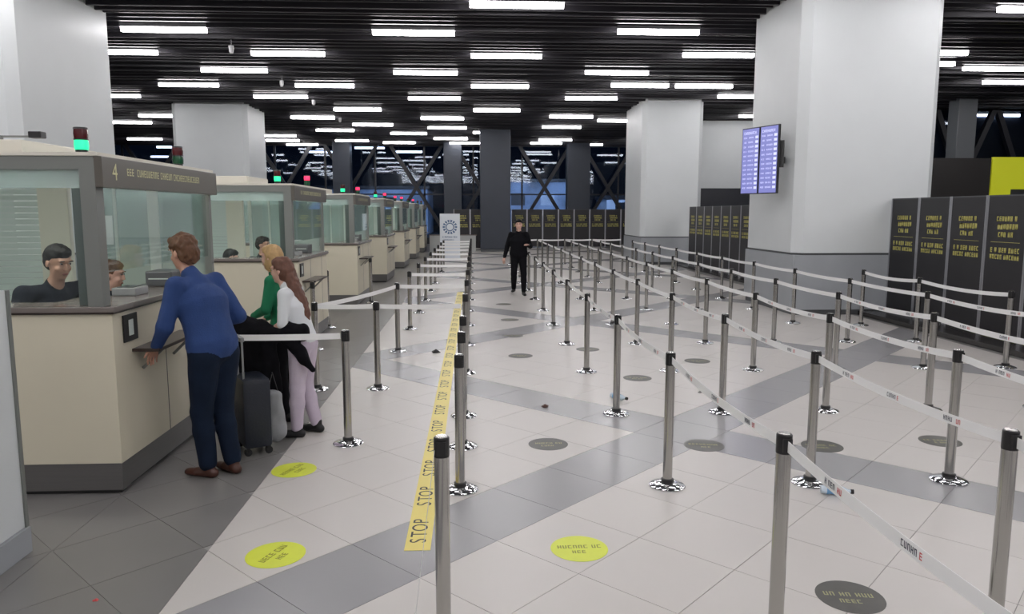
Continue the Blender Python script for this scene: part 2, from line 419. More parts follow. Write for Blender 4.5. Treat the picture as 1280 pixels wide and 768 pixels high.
for i, (x, y) in enumerate(LR):
    if i < vis_n:
        ri, k, n = rank[i]
        lab = f'white ceiling light strip, {w_(k)} from left in the {w_(ri)} row from the camera'
        gp = 'lit strips on the black ceiling'
    else: lab, gp = 'white ceiling light strip outside the picture above the hall', 'strips outside the picture'
    o = proto if first else dup(proto)
    first = False; o.location = (x, y, LZ); o['label'] = lab; o['group'] = gp
# small white cameras hanging from the ceiling
for i, (px, py, s) in enumerate(((289, 60, 1.1), (352, 103, 1.1), (392, 127, 1.1), (425, 149, 1.1))):
    x, y = unp(px, py, 5.75)
    t = thing('ceiling_camera', f'small white ceiling camera, {ORD[i]} from the camera in the slanting line of four', 'camera', (x, y, 5.75), 0, 'ceiling cameras above the booths')
    b = bmesh.new(); lathe(b, [(0, -.13), (.04, -.12), (.055, -.07), (.06, 0), (.06, .05), (0, .05)], 12); obj('housing', b, 'dome', t, smooth=True)
    obj('bracket', NB(-.015, .015, -.015, .015, .05, .95), 'slat', t)

# ------------------------------------------------------------------ inspection booths
BX = -2.41
def make_booth():
    t = thing('inspection_booth', '', 'booth', (BX, 5.04, 0))
    W, L = 2.6, 2.05
    b = NB(-W, 0, 0, .12, .22, 1.25); box(b, -.28, 0, .12, L, .22, 1.25); box(b, -W, -W+.12, .12, L, .22, 1.25)
    obj('counter_body', b, 'cream', t)
    b = NB(-W+.01, -.002, .004, .11, .03, .218); box(b, -.27, -.012, .11, L-.01, .03, .218); obj('plinth', b, 'plinth', t)
    b = NB(-W+.03, -.03, .03, .1, .002, .03); box(b, -.25, -.04, .1, L-.02, .002, .03); obj('toe_kick', b, 'toe', t)
    obj('platform', NB(-W+.12, -.29, .13, L, .002, .15), 'desk', t)
    b = NB(-W-.02, .03, -.03, .26, 1.262, 1.3, bev=.006); box(b, -.5, .03, .262, L+.02, 1.262, 1.3, bev=.006); obj('countertop', b, 'top', t)
    b = NB(-W-.015, .02, -.02, .25, 1.25, 1.262); box(b, -.48, .02, .25, L+.01, 1.25, 1.262); obj('counter_edge', b, 'topdark', t)
    sh = NB(.0, .19, .25, 1.1, .945, .97, bev=.006); obj('side_shelf', sh, 'topdark', t)
    for yy in (.4, .95): b = bmesh.new(); bar(b, (.005, yy, .80), (.15, yy, .94), .02, .02); obj('bracket', b, 'frame', t)
    for yy in (.82, 1.62): obj('panel_joint', NB(.0005, .002, yy-.004, yy+.004, .22, 1.25), 'seam', t)
    p = obj('pictogram_plate', NB(.001, .012, .13, .34, 1.03, 1.22, bev=.003), 'black', t)
    b = NB(.0125, .014, .20, .27, 1.07, 1.18); box(b, .0142, .0148, .225, .245, 1.09, 1.16); obj('pictogram', b, 'white_trim', p)
    # frame
    for (x, y_, w, m) in ((-.10, .05, .05, 'frame'), (-.08, L+.06, .03, 'frame'), (-W+.05, .05, .04, 'frame'), (-W+.05, L+.06, .04, 'frame')):
        obj('frame_post', NB(x-w, x+w, y_-w, y_+w, 1.3 if y_ < 1 else .002, 2.27), m, t)
    obj('top_beam', NB(-W, -.05, .01, .07, 2.2, 2.285), 'frame', t)
    obj('top_beam', NB(-W, -.05, L+.03, L+.09, 2.2, 2.285), 'frame', t)
    obj('transom', NB(-W+.1, -.15, .03, .045, 2.08, 2.2), 'frost', t)
    obj('glass_pane', NB(-W+.1, -.15, .035, .045, 1.31, 2.08), 'bglass', t)
    obj('glass_pane', NB(-.075, -.065, .12, L, 1.52, 2.08), 'bglass', t)
    obj('glass_pane', NB(-W+.04, -W+.05, .1, L, 1.3, 2.2), 'frost', t)
    obj('mullion', NB(-1.96, -1.93, .02, .06, 1.31, 2.08), 'frame', t)
    obj('side_upright', NB(-.235, -.15, .06, .08, 1.3, 2.08), 'frame_dark', t)
    # rear partition: blind, cream upright, hazy glass
    r_ = obj('rear_partition', NB(-1.6, -1.33, L+.04, L+.1, .15, 2.2), 'creamroof', t)
    obj('frame_post', NB(-.62, -.52, L+.05, L+.09, 1.0, 2.2), 'white_trim', r_)
    obj('frame_post', NB(-.93, -.90, L+.05, L+.09, 1.0, 2.2), 'white_trim', r_)
    obj('frame_post', NB(-1.25, -1.2, L+.05, L+.09, 1.0, 2.2), 'white_trim', r_)
    obj('lower_panel', NB(-1.33, -.1, L+.05, L+.09, .15, 1.0), 'cream', r_)
    obj('lower_panel', NB(-W+.1, -1.6, L+.05, L+.09, .15, 1.1), 'cream', r_)
    obj('glass_pane', NB(-1.2, -.62, L+.06, L+.07, 1.0, 2.2), 'rglass', r_)
    obj('glass_pane', NB(-.55, -.12, L+.06, L+.07, 1.0, 2.2), 'rglass', r_)
    bb = bmesh.new()
    for k in range(20): z = 1.12+k*.055; bar(bb, (-W+.1, L+.07, z), (-1.6, L+.07, z), .02, .049)
    obj('blind', bb, 'blind', r_)
    # roof
    obj('roof_panel', NB(-W, -.02, .0, L+.1, 2.287, 2.31), 'creamroof', t)
    obj('roof_unit', NB(-W+.1, -.75, .45, 1.5, 2.31, 2.43, bev=.01), 'creamroof', t)
    s = obj('header_sign', NB(-.055, .0, .0, L+.12, 2.085, 2.285, bev=.004), 'sign', t)
    b = bmesh.new(); glyph_line(b, (.0015, 1.05, 2.2), (0, 1, 0), (0, 0, 1), 1.4, .05, 3)
    obj('lettering', b, 'signtext', s)
    lp = obj('added_fill_strip', NB(-2.2, -.3, .18, .28, 2.24, 2.284), 'boothfill', t)  # glowing strip added out of sight behind the beam to brighten the booth
    # desk inside
    obj('desk', NB(-1.6, -.29, .28, .85, .86, .9), 'desk', t)
    return t
booth0 = make_booth()
pl_names = ['nearest', 'second', 'third', 'fourth', 'fifth', 'sixth', 'seventh']
booths = []
for k in range(7):
    o = booth0 if k == 0 else dup(booth0)
    o.location = (BX, 5.04+5.25*k, 0); booths.append(o)
    o['label'] = f'cream and glass inspection booth, {pl_names[k]} in the row at left'; o['group'] = 'inspection booths along the left'
me = text_mesh('4', .16); me.materials.append(M['signtext'])
dg = bpy.data.objects.new('booth_number', me); C.objects.link(dg)
dg.parent = [c for c in booths[0].children if c.name.startswith('header_sign')][0]
dg.location = (.002, .17, 2.185); dg.rotation_euler = (PI/2, 0, PI/2)
# signal lamps on the roofs
states = [('g', 'off'), ('g', 'r'), ('g', 'r'), ('g', 'r'), ('r', 'r'), ('off', 'r'), ('off', 'off')]
def signal(k, j, st):
    x = -2.74 if j == 0 else -2.66; yy = 5.04+5.25*k+(.42 if j == 0 else 1.93)
    word = {'g': 'lit green', 'r': 'lit red', 'off': 'unlit'}[st]
    t = thing('signal_light', f'small black signal light, {word}, at the {"near" if j == 0 else "far"} end of the {pl_names[k]} booth roof', 'signal light', (x, yy, 2.311 if j else 2.311), 0, 'signal lights on the booth roofs')
    b = bmesh.new(); lathe(b, [(0, 0), (.05, 0), (.05, .012), (.04, .02), (.04, .045), (0, .045)], 16); obj('base', b, 'black', t, smooth=True)
    def lens(z0, z1, m, n):
        b = bmesh.new(); lathe(b, [(0, z0), (.044, z0), (.047, (z0+z1)/2), (.044, z1), (0, z1)], 16); obj(n, b, m, t, smooth=True)
    lens(.046, .112, 'green_on' if st == 'g' else 'green_off', 'green_lens')
    lens(.122, .188, 'red_on' if st == 'r' else 'red_off', 'red_lens')
    b = bmesh.new(); lathe(b, [(0, .112), (.047, .112), (.047, .122), (0, .122)], 16); obj('collar', b, 'black', t)
    b = bmesh.new(); lathe(b, [(0, .188), (.048, .188), (.045, .2), (0, .204)], 16); obj('cap', b, 'black', t)
for k, (a, b_) in enumerate(states): signal(k, 0, a); signal(k, 1, b_)
# device on the nearest roof
t = thing('roof_camera', 'small black camera on a thin arm on the nearest booth roof', 'camera', (-3.32, 5.95, 2.431))
obj('housing', NB(-.035, .06, -.04, .04, .05, .1, bev=.008), 'black', t); obj('arm', NB(-.27, -.03, -.008, .008, .055, .07), 'frame', t)
obj('foot', NB(-.28, -.25, -.02, .02, 0, .07), 'frame', t)
# notice taped inside the nearest booth
tag(obj('notice_sheet', NB(-2.60, -2.49, 5.30, 5.303, 1.70, 1.90), 'paper'), 'white paper notice behind the glass of the nearest booth', 'notice')
# monitors, printers and chairs in the booths
for k in range(7):
    y0 = 5.04+5.25*k
    t = thing('monitor', f'dark monitor on the desk inside the {pl_names[k]} booth', 'monitor', (-3.0 if k else -3.55, y0+1.45 if k == 0 else y0+.62, .9 if k else .9), .5, 'booth monitors')
    if k == 0: t.location = (-3.76, 5.62, .9); t.rotation_euler.z = -.4
    obj('screen', NB(-.2, .2, -.015, .015, .12, .38, bev=.006), 'monitor', t); obj('stand', NB(-.02, .02, -.0, .03, .015, .2), 'black', t); obj('foot', NB(-.1, .1, -.08, .08, 0, .015), 'black', t)
    t = thing('document_reader', f'grey passport reader on the counter of the {pl_names[k]} booth', 'scanner', (-2.62, y0+.75, 1.301), 0, 'passport readers')
    obj('body', NB(-.09, .09, -.11, .11, 0, .06, bev=.01), 'desk', t); obj('glass_plate', NB(-.06, .06, -.08, .08, .0605, .064), 'black', t)
    t = thing('printer', f'grey box printer on the counter of the {pl_names[k]} booth', 'printer', (-2.66, y0+1.5, 1.301), 0, 'booth printers')
    obj('body', NB(-.11, .11, -.14, .14, 0, .13, bev=.015), 'monitor', t); obj('paper_slot', NB(-.08, .08, -.145, -.141, .06, .07), 'white_trim', t)
# shiny upright sheet holder
# white partition in the left foreground
t = thing('partition_wall', 'white low partition with grey base at the left edge, nearest the camera', 'partition', (-2.68, 3.1, 0))
obj('panel', NB(-.13, .13, -1.1, 1.07, .15, 1.5, bev=.004), 'white', t); obj('baseboard', NB(-.14, .15, -1.1, 1.08, .002, .148), 'band', t)
obj('edge_trim', NB(.125, .14, 1.06, 1.085, .15, 1.5), 'frame', t)

# ------------------------------------------------------------------ belt posts
def make_post():
    t = thing('belt_post', '', 'barrier post')
    b = bmesh.new(); lathe(b, [(0, 0), (.125, 0), (.127, .008), (.115, .018), (.07, .03), (.05, .036), (0, .036)], 28); obj('base', b, 'chrome', t, smooth=True)
    b = bmesh.new(); lathe(b, [(0, .03), (.045, .03), (.045, .055), (.034, .06), (0, .06)], 20); obj('collar', b, 'black', t, smooth=True)
    b = bmesh.new(); lathe(b, [(0, .05), (.033, .05), (.033, .872), (0, .872)], 20); obj('tube', b, 'steel', t, smooth=True)
    b = bmesh.new(); lathe(b, [(0, .872), (.0335, .872), (.0345, .878), (.0345, .955), (.03, .96), (0, .96)], 20)
    box(b, -.02, .02, -.042, -.03, .885, .945); obj('cassette', b, 'black', t, smooth=True)
    b = bmesh.new(); lathe(b, [(0, .9602), (.028, .9602), (.026, .964), (0, .965)], 16); obj('cap', b, 'steel', t, smooth=True)
    return t
post0 = make_post(); used = [False]
belt_cache = {}
def belt_mesh(dx, dy, sag=.05):
    key = (round(dx, 2), round(dy, 2), sag)
    if key in belt_cache: return belt_cache[key]
    b = bmesh.new(); n = 14; L = math.hypot(dx, dy); ux, uy = dx/L, dy/L; nx, ny = -uy, ux
    pr = None; q0 = .04/L; q1 = 1-.04/L; pts = []
    for i in range(n+1):
        s = q0+(q1-q0)*i/n; z = .915-4*sag*s*(1-s); pts.append((dx*s, dy*s, z))
        c = [b.verts.new((dx*s+nx*e*.001, dy*s+ny*e*.001, z+h)) for e in (-1, 1) for h in (-.025, .025)]
        if pr:
            for a_, b_ in ((0, 1), (1, 3), (3, 2), (2, 0)): b.faces.new((pr[a_], pr[b_], c[b_], c[a_]))
        else: b.faces.new((c[0], c[1], c[3], c[2]))
        pr = c
    b.faces.new((pr[0], pr[2], pr[3], pr[1]))
    me = bpy.data.meshes.new('belt')
    bmesh.ops.recalc_face_normals(b, faces=b.faces); b.to_mesh(me); b.free(); me.materials.append(M['belt'])
    bm = bmesh.new(); br = bmesh.new()
    for j, (k, side) in enumerate(((3, 1), (7, 1), (11, 1), (3, -1), (7, -1), (11, -1))):
        p = Vector(pts[k])+Vector((nx, ny, 0))*side*.002; d = (Vector(pts[k+1])-Vector(pts[k-1])).normalized()
        up = Vector((0, 0, 1)) - d*d.z
        glyph_line(bm, p, d*(1 if side < 0 else -1), up, .085, .024, 5+j)
        glyph_line(br, p+d*.075, d*(1 if side < 0 else -1), up, .035, .024, 15+j)
    m1 = bpy.data.meshes.new('belt_print'); bm.to_mesh(m1); bm.free(); m1.materials.append(M['bprint'])
    m2 = bpy.data.meshes.new('belt_mark'); br.to_mesh(m2); br.free(); m2.materials.append(M['rprint'])
    belt_cache[key] = (me, m1, m2); return belt_cache[key]
def add_belt(post, dx, dy, sag=.05, pr=True):
    me, m1, m2 = belt_mesh(dx, dy, sag)
    o = obj('belt', me, None, post); o['label'] = 'white belt stretched to the next post'
    if pr: obj('belt_print', m1, None, o); obj('belt_mark', m2, None, o)
def post(x, y, label, group):
    if not used[0]: o = post0; used[0] = True
    else: o = dup(post0, skip=('belt',))
    o.location = (x, y, 0); o['label'] = label; o['group'] = group; return o
ROWS = [('B', 1.355, 'first', 1.2, 28), ('C', 2.385, 'second', 1.2, 28), ('D', 3.41, 'third', 3.1, 28), ('E', 4.44, 'fourth', 5, 28), ('F', 5.56, 'fifth', 6.9, 26)]
made = []
for nm, x, word, ys, ye in ROWS:
    ps = []; y = ys; i = 0
    allp = []
    while y < ye: allp.append(y); y += 1.9
    first_seen = {'B': 1, 'C': 1, 'D': 1, 'E': 1, 'F': 1}[nm]
    for i, y in enumerate(allp):
        k = i-first_seen
        lab = f'steel belt post, {ORD[k]} from the camera in the {word} row right of the walkway' if k >= 0 else f'steel belt post just outside the picture, start of the {word} row right of the walkway'
        o = post(x, y, lab, f'posts of the {word} row right of the walkway'); made.append((x, y, o))
        ps.append(o)
        if i: add_belt(o, 0, -1.9, .035 if y < 9 else .018, y < 9)
    # row end: cross belt to the next row
    if nm in 'BCDE': add_belt(ps[-1], 1.03 if nm != 'E' else 1.12, 0, .02, False)
# sixth row, short piece beside the panels
for i, y in enumerate((8.8, 10.7, 12.3)):
    o = post(6.62, y, f'steel belt post, {ORD[i]} from the camera in the short row beside the black panels', 'posts beside the black panels')
    if i: add_belt(o, 0, -(y-(8.8, 10.7)[i-1]), .04, False)
# centre row beside the yellow tape
cy = [3.13, 5.0, 5.97, 6.9, 8.8, 10.7, 12.6, 14.5, 16.4, 18.3, 20.2, 22.1, 24, 25.9, 27.8]
for i, y in enumerate(cy):
    post(-.145 if i == 0 else -.105, y, f'steel belt post, {ORD[i]} from the camera in the row beside the yellow floor tape', 'posts beside the yellow floor tape')
# short posts on the booth side, belts across the lanes
ly = [6.1, 8.05, 10.25, 12.25, 14.3, 16.3, 18.3, 20.3, 22.3, 24.3, 26.3]
for i, y in enumerate(ly):
    o = post(-1.06, y, f'steel belt post, {ORD[i]} from the camera in the row nearest the booths', 'posts of the row nearest the booths')
    if i: add_belt(o, .955, 0, .01, False)
    if i == 0: add_belt(o, -1.3, 0, .01, False)
    if i == 1: add_belt(o, -.66, 0, .005, False)
    if i == 2: add_belt(o, -.66, -2.2, .02, False)
post(-1.72, 8.05, 'steel belt post standing behind the girl in the white shirt', 'posts against the booths')
post(-2.25, 10.45, 'steel belt post beside the near end of the second booth', 'posts against the booths')
post(-2.45, 12.5, 'steel belt post beside the far end of the second booth', 'posts against the booths')
post(-2.2, 15.95, 'steel belt post beside the third booth', 'posts against the booths')
# loose tape trailing from the nearest centre post
b = bmesh.new(); bar(b, (-.175, 3.1, .9), (-.29, 3.35, .003), .035, .002); bar(b, (-.29, 3.35, .003), (-.33, 3.05, .003), .035, .002)
tag(obj('loose_tape', b, 'belt'), 'loose white tape hanging from the nearest centre post to the floor', 'tape')

# yellow STOP tape
t = thing('floor_tape', 'yellow floor tape printed STOP along the centre row of posts', 'tape', (-.335, 4.07, 0))
obj('strip', NB(-.075, .075, 0, 14, .0005, .002), 'yellowtape', t)
LM = {c: text_mesh(c, .125) for c in 'STOP'}
for m_ in LM.values(): m_.materials.append(M['blackprint'])
for k in range(24):
    for c, off in zip('STOP', (-.135, -.045, .05, .145)):
        o = bpy.data.objects.new('letter', LM[c]); C.objects.link(o); o.parent = t; o.location = (0, .26+k*.56+off, .0025)
        o.rotation_euler = (0, 0, PI/2); o.scale = (1.05, 1.1, 1)

# round floor stickers
def sticker(x, y, r, yellow, rz, label, gp):
    t = thing('floor_sticker', label, 'floor sticker', (x, y, 0), rz, gp)
    b = bmesh.new(); lathe(b, [(0, .0005), (r, .0005), (r, .0018), (0, .0018)], 40); obj('disc', b, 'ysticker' if yellow else 'dsticker', t)
    b = bmesh.new()
    glyph_line(b, (0, .02, .0025), (1, 0, 0), (0, 1, 0), r*1.5, r*.24, int(x*100+y*10)); glyph_line(b, (0, -r*.28, .0025), (1, 0, 0), (0, 1, 0), r*.75, r*.22, int(y*100))
    obj('lettering', b, 'yprint' if yellow else 'dprint', t)
sticker(-1.13, 4.06, .165, 1, 1.2, 'yellow round floor sticker near the dark strip, nearest the camera at left', 'yellow floor stickers')
sticker(-1.36, 5.47, .165, 1, 1.2, 'yellow round floor sticker beside the first belt post near the queue', 'yellow floor stickers')
sticker(.595, 4.05, .165, 1, 0, 'yellow round floor sticker in the open walkway', 'yellow floor stickers')
for x, y, w in ((1.88, 3.44, 'bottom edge, between the first two rows'), (.61, 6.0, 'in the walkway, nearest the camera'), (1.9, 5.9, 'between the first and second rows beside the crossing of the grey bands'),
                (2.87, 5.83, 'behind the nearest post of the second row'), (3.93, 5.91, 'behind the nearest post of the third row at right'), (1.9, 8.44, 'between the first and second rows, third from the camera'),
                (.62, 9.87, 'in the walkway, second from the camera'), (.6, 11.52, 'in the walkway, third from the camera'), (.64, 13.28, 'in the walkway, fourth from the camera'), (1.6, 10.3, 'behind the fourth post of the first row'), (2.9, 9.4, 'between the second and third rows'), (.62, 15.6, 'in the walkway, in front of the walking man')):
    sticker(x, y, .165, 0, 0 if x < 1.8 else -.18, f'dark floor sticker {w}', 'dark floor stickers')

# litter
def litter_bottle(x, y, rz, label):
    t = thing('crushed_bottle', label, 'bottle', (x, y, .031), rz)
    b = bmesh.new(); lathe(b, [(0, -.09), (.028, -.09), (.03, -.06), (.022, -.03), (.03, 0), (.026, .03), (.03, .05), (.012, .085), (.012, .1), (0, .1)], 14)
    for v in b.verts: v.co += Vector((noise.noise(v.co*40), noise.noise(v.co*40+Vector((9, 0, 0))), 0))*.008
    bmesh.ops.rotate(b, matrix=Matrix.Rotation(PI/2, 3, 'X'), verts=b.verts); obj('body', b, 'bottleclear', t, smooth=True)
    b = bmesh.new(); lathe(b, [(0, .101), (.016, .101), (.016, .12), (0, .12)], 12); bmesh.ops.rotate(b, matrix=Matrix.Rotation(PI/2, 3, 'X'), verts=b.verts); obj('cap', b, 'black', t)
    b = bmesh.new(); lathe(b, [(.0315, -.055), (.026, -.03), (.0315, 0), (.029, .03)], 14); bmesh.ops.rotate(b, matrix=Matrix.Rotation(PI/2, 3, 'X'), verts=b.verts); obj('wrapper', b, 'bottle', t, smooth=True)
litter_bottle(2.46, 4.78, 1.3, 'crushed blue plastic bottle at the foot of a belt post')
litter_bottle(1.48, 7.45, .7, 'small pale blue bottle lying behind the second post of the first row')
def scrap(x, y, s, h, m, label, name='paper_scrap'):
    b = bmesh.new(); n = 9
    top = b.verts.new((0, 0, h)); rg = [b.verts.new((s*(.6+.5*rnd.random())*math.cos(2*PI*i/n), s*(.6+.5*rnd.random())*math.sin(2*PI*i/n), h*rnd.random()*.5)) for i in range(n)]
    lo = [b.verts.new((v.co.x*.9, v.co.y*.9, 0)) for v in rg]
    for i in range(n): b.faces.new((top, rg[i], rg[(i+1) % n])); b.faces.new((rg[i], lo[i], lo[(i+1) % n], rg[(i+1) % n]))
    b.faces.new(lo)
    tag(obj(name, b, m, loc=(x, y, .001)), label, 'litter')
scrap(*unp(681, 509), .04, .03, 'brownleather', 'crumpled brown scrap on the grey band in the walkway')
scrap(*unp(545, 441), .06, .05, 'black', 'small black object on the floor left of the yellow tape')
scrap(*unp(120, 751), .02, .008, 'rprint', 'tiny red scrap on the dark tiles at bottom left')
scrap(*unp(925, 676), .05, .004, 'brownleather', 'flat brownish smear of paper near the nearest right post') if False else None
scrap(*unp(875, 491), .03, .02, 'tile_dark', 'tiny grey pebble of litter between the first two rows')

# ------------------------------------------------------------------ black text panels at right and far end
def make_panel():
    t = thing('display_panel', '', 'panel')
    obj('board', NB(-.015, .015, -.40, .40, .06, 2.08), 'panel', t)
    for s in (-.415, .415): obj('upright', NB(-.02, .02, s-.016, s+.016, .0, 2.1, bev=.003), 'upright', t)
    obj('top_rail', NB(-.018, .018, -.40, .40, 2.08, 2.1), 'seam', t)
    b = bmesh.new()
    for j, (z, l, h) in enumerate(((1.75, .42, .075), (1.635, .50, .08), (1.52, .38, .075))): glyph_line(b, (-.0165, 0, z), (0, -1, 0), (0, 0, 1), l, h, 30+j, .24)
    box(b, -.0166, -.016, -.3, .3, 1.405, 1.41)
    for j, (z, l, h) in enumerate(((1.29, .60, .075), (1.19, .60, .07))): glyph_line(b, (-.0165, 0, z), (0, -1, 0), (0, 0, 1), l, h, 40+j, .24)
    obj('lettering', b, 'ptext', t)
    return t
pan0 = make_panel(); pf = [True]
def panel(x, y, rz, label, gp, z=0.0):
    o = pan0 if pf[0] else dup(pan0); pf[0] = False
    o.location = (x, y, z); o.rotation_euler = (0, 0, rz); o['label'] = label; o['group'] = gp
ys_ = [9.83-.0+.85*i-.0 for i in range(0, 5)]
for i, y in enumerate((8.80, 9.67, 10.54, 11.41, 12.28, 13.15)):
    panel(7.78, y, 0, f'charcoal panel with yellow lettering, {ORD[i]} from the camera in front of the right column' if i > 1 else f'charcoal panel outside the right edge of the picture, {ORD[i]} of the row', 'charcoal panels before the right column', .08)
for i in range(12):
    y = 16.65+.87*i
    panel(7.78, y, 0, f'charcoal panel with yellow lettering, {ORD[i]} of the row behind the right column', 'charcoal panels behind the right column', .03)
tag(obj('platform_strip', NB(7.25, 7.95, 8.4, 13.6, .002, .08, bev=.004), 'plat'), 'low black platform under the charcoal panels at right', 'platform')
tag(obj('platform_strip', NB(7.4, 7.95, 16.2, 26.8, .002, .03), 'plat'), 'low black platform under the panels behind the right column', 'platform')
for i in range(2): panel(-.62+.87*i, 39.6, PI/2, f'far charcoal panel, {ORD[i]} from left between the poster and the broad dark column', 'far panels left of the broad column')
for i in range(8): panel(2.5+.87*i, 41.2, PI/2, f'far charcoal panel with yellow lettering, {ORD[i]} from left behind the walking man', 'far panels right of the walking man')
t = thing('low_desk', 'low light grey desk at the far end of the booth lanes', 'desk', (-1.4, 37, 0))
obj('front', NB(-.78, 1.5, 0, .05, .002, .8), 'greydesk', t); obj('worktop', NB(-.8, 1.55, -.03, .5, .8, .84), 'top', t)
# kiosk with yellow board
t = thing('shop_kiosk', 'black kiosk with yellow-green board at the far right', 'kiosk', (12.5, 20, 0))
obj('body', NB(0, 5.5, .06, 3, .002, 3.4), 'darkwall', t)
obj('fascia', NB(0, 1.66, 0, .06, 2.25, 3.4), 'plat', t)
b = NB(1.7, 4.5, 0, .06, 2.56, 3.43); box(b, 1.7, 2.27, 0, .06, 2.2, 2.56); obj('board', b, 'yellow', t)
# roll-up poster
t = thing('roll_up_poster', 'white roll-up poster with a blue ring emblem at the far end of the lanes', 'poster', (-.95, 30, 0))
obj('sheet', NB(-.4, .4, -.004, .004, .08, 1.88), 'poster', t); obj('foot', NB(-.42, .42, -.12, .12, 0, .08, bev=.01), 'upright', t)
b = bmesh.new()
for i in range(14):
    a = 2*PI*i/14; c, s = math.cos(a), math.sin(a)
    b.faces.new([b.verts.new((r*math.cos(a+d), -.006, 1.35+r*math.sin(a+d))) for r, d in ((.19, -.13), (.29, -.15), (.29, .15), (.19, .13))])
lathe_pts = [b.verts.new((.17*math.cos(2*PI*i/30), -.006, 1.35+.17*math.sin(2*PI*i/30))) for i in range(30)]
li = [b.verts.new((.13*math.cos(2*PI*i/30), -.006, 1.35+.13*math.sin(2*PI*i/30))) for i in range(30)]
for i in range(30): j = (i+1) % 30; b.faces.new((lathe_pts[i], lathe_pts[j], li[j], li[i]))
glyph_line(b, (0, -.006, .95), (1, 0, 0), (0, 0, 1), .6, .07, 8); glyph_line(b, (-.05, -.006, .84), (1, 0, 0), (0, 0, 1), .45, .05, 9)
obj('emblem', b, 'pblue', t)

# departure screens on the right column
t = thing('departure_screens', 'pair of lit blue departure screens on the left face of the right column', 'screen', (5.52, 14.33, 2.92), math.atan2(.9, -.35)-PI)
# local +x runs from far edge to near edge; the lit side faces local -y
for s in (-1, 1):
    h = obj('screen_housing', NB(s*.25-.245, s*.25+.245, -.02, .03, -.64, .64, bev=.01), 'black', t)
    obj('display', NB(s*.25-.225, s*.25+.225, -.023, -.0205, -.62, .62), 'screen', h)
    b = bmesh.new()
    for j in range(13):
        z = .54-j*.088
        if j == 0: glyph_line(b, (s*.25, -.024, z), (1, 0, 0), (0, 0, 1), .36, .05, 70+j); continue
        glyph_line(b, (s*.25-.14, -.024, z), (1, 0, 0), (0, 0, 1), .09, .03, 70+j); glyph_line(b, (s*.25+.02, -.024, z), (1, 0, 0), (0, 0, 1), .16, .03, 90+j)
        b.faces.new([b.verts.new((s*.25+xx, -.024, z+zz)) for xx, zz in ((.13, -.025), (.21, -.025), (.21, .025), (.13, .025))])
    obj('timetable', b, 'screentext', h)
b = bmesh.new(); bar(b, (.3, .03, .1), (.46, .16, .1), .06, .5); bar(b, (0, .03, 0), (.28, .45, 0), .06, .12); obj('wall_bracket', b, 'black', t)

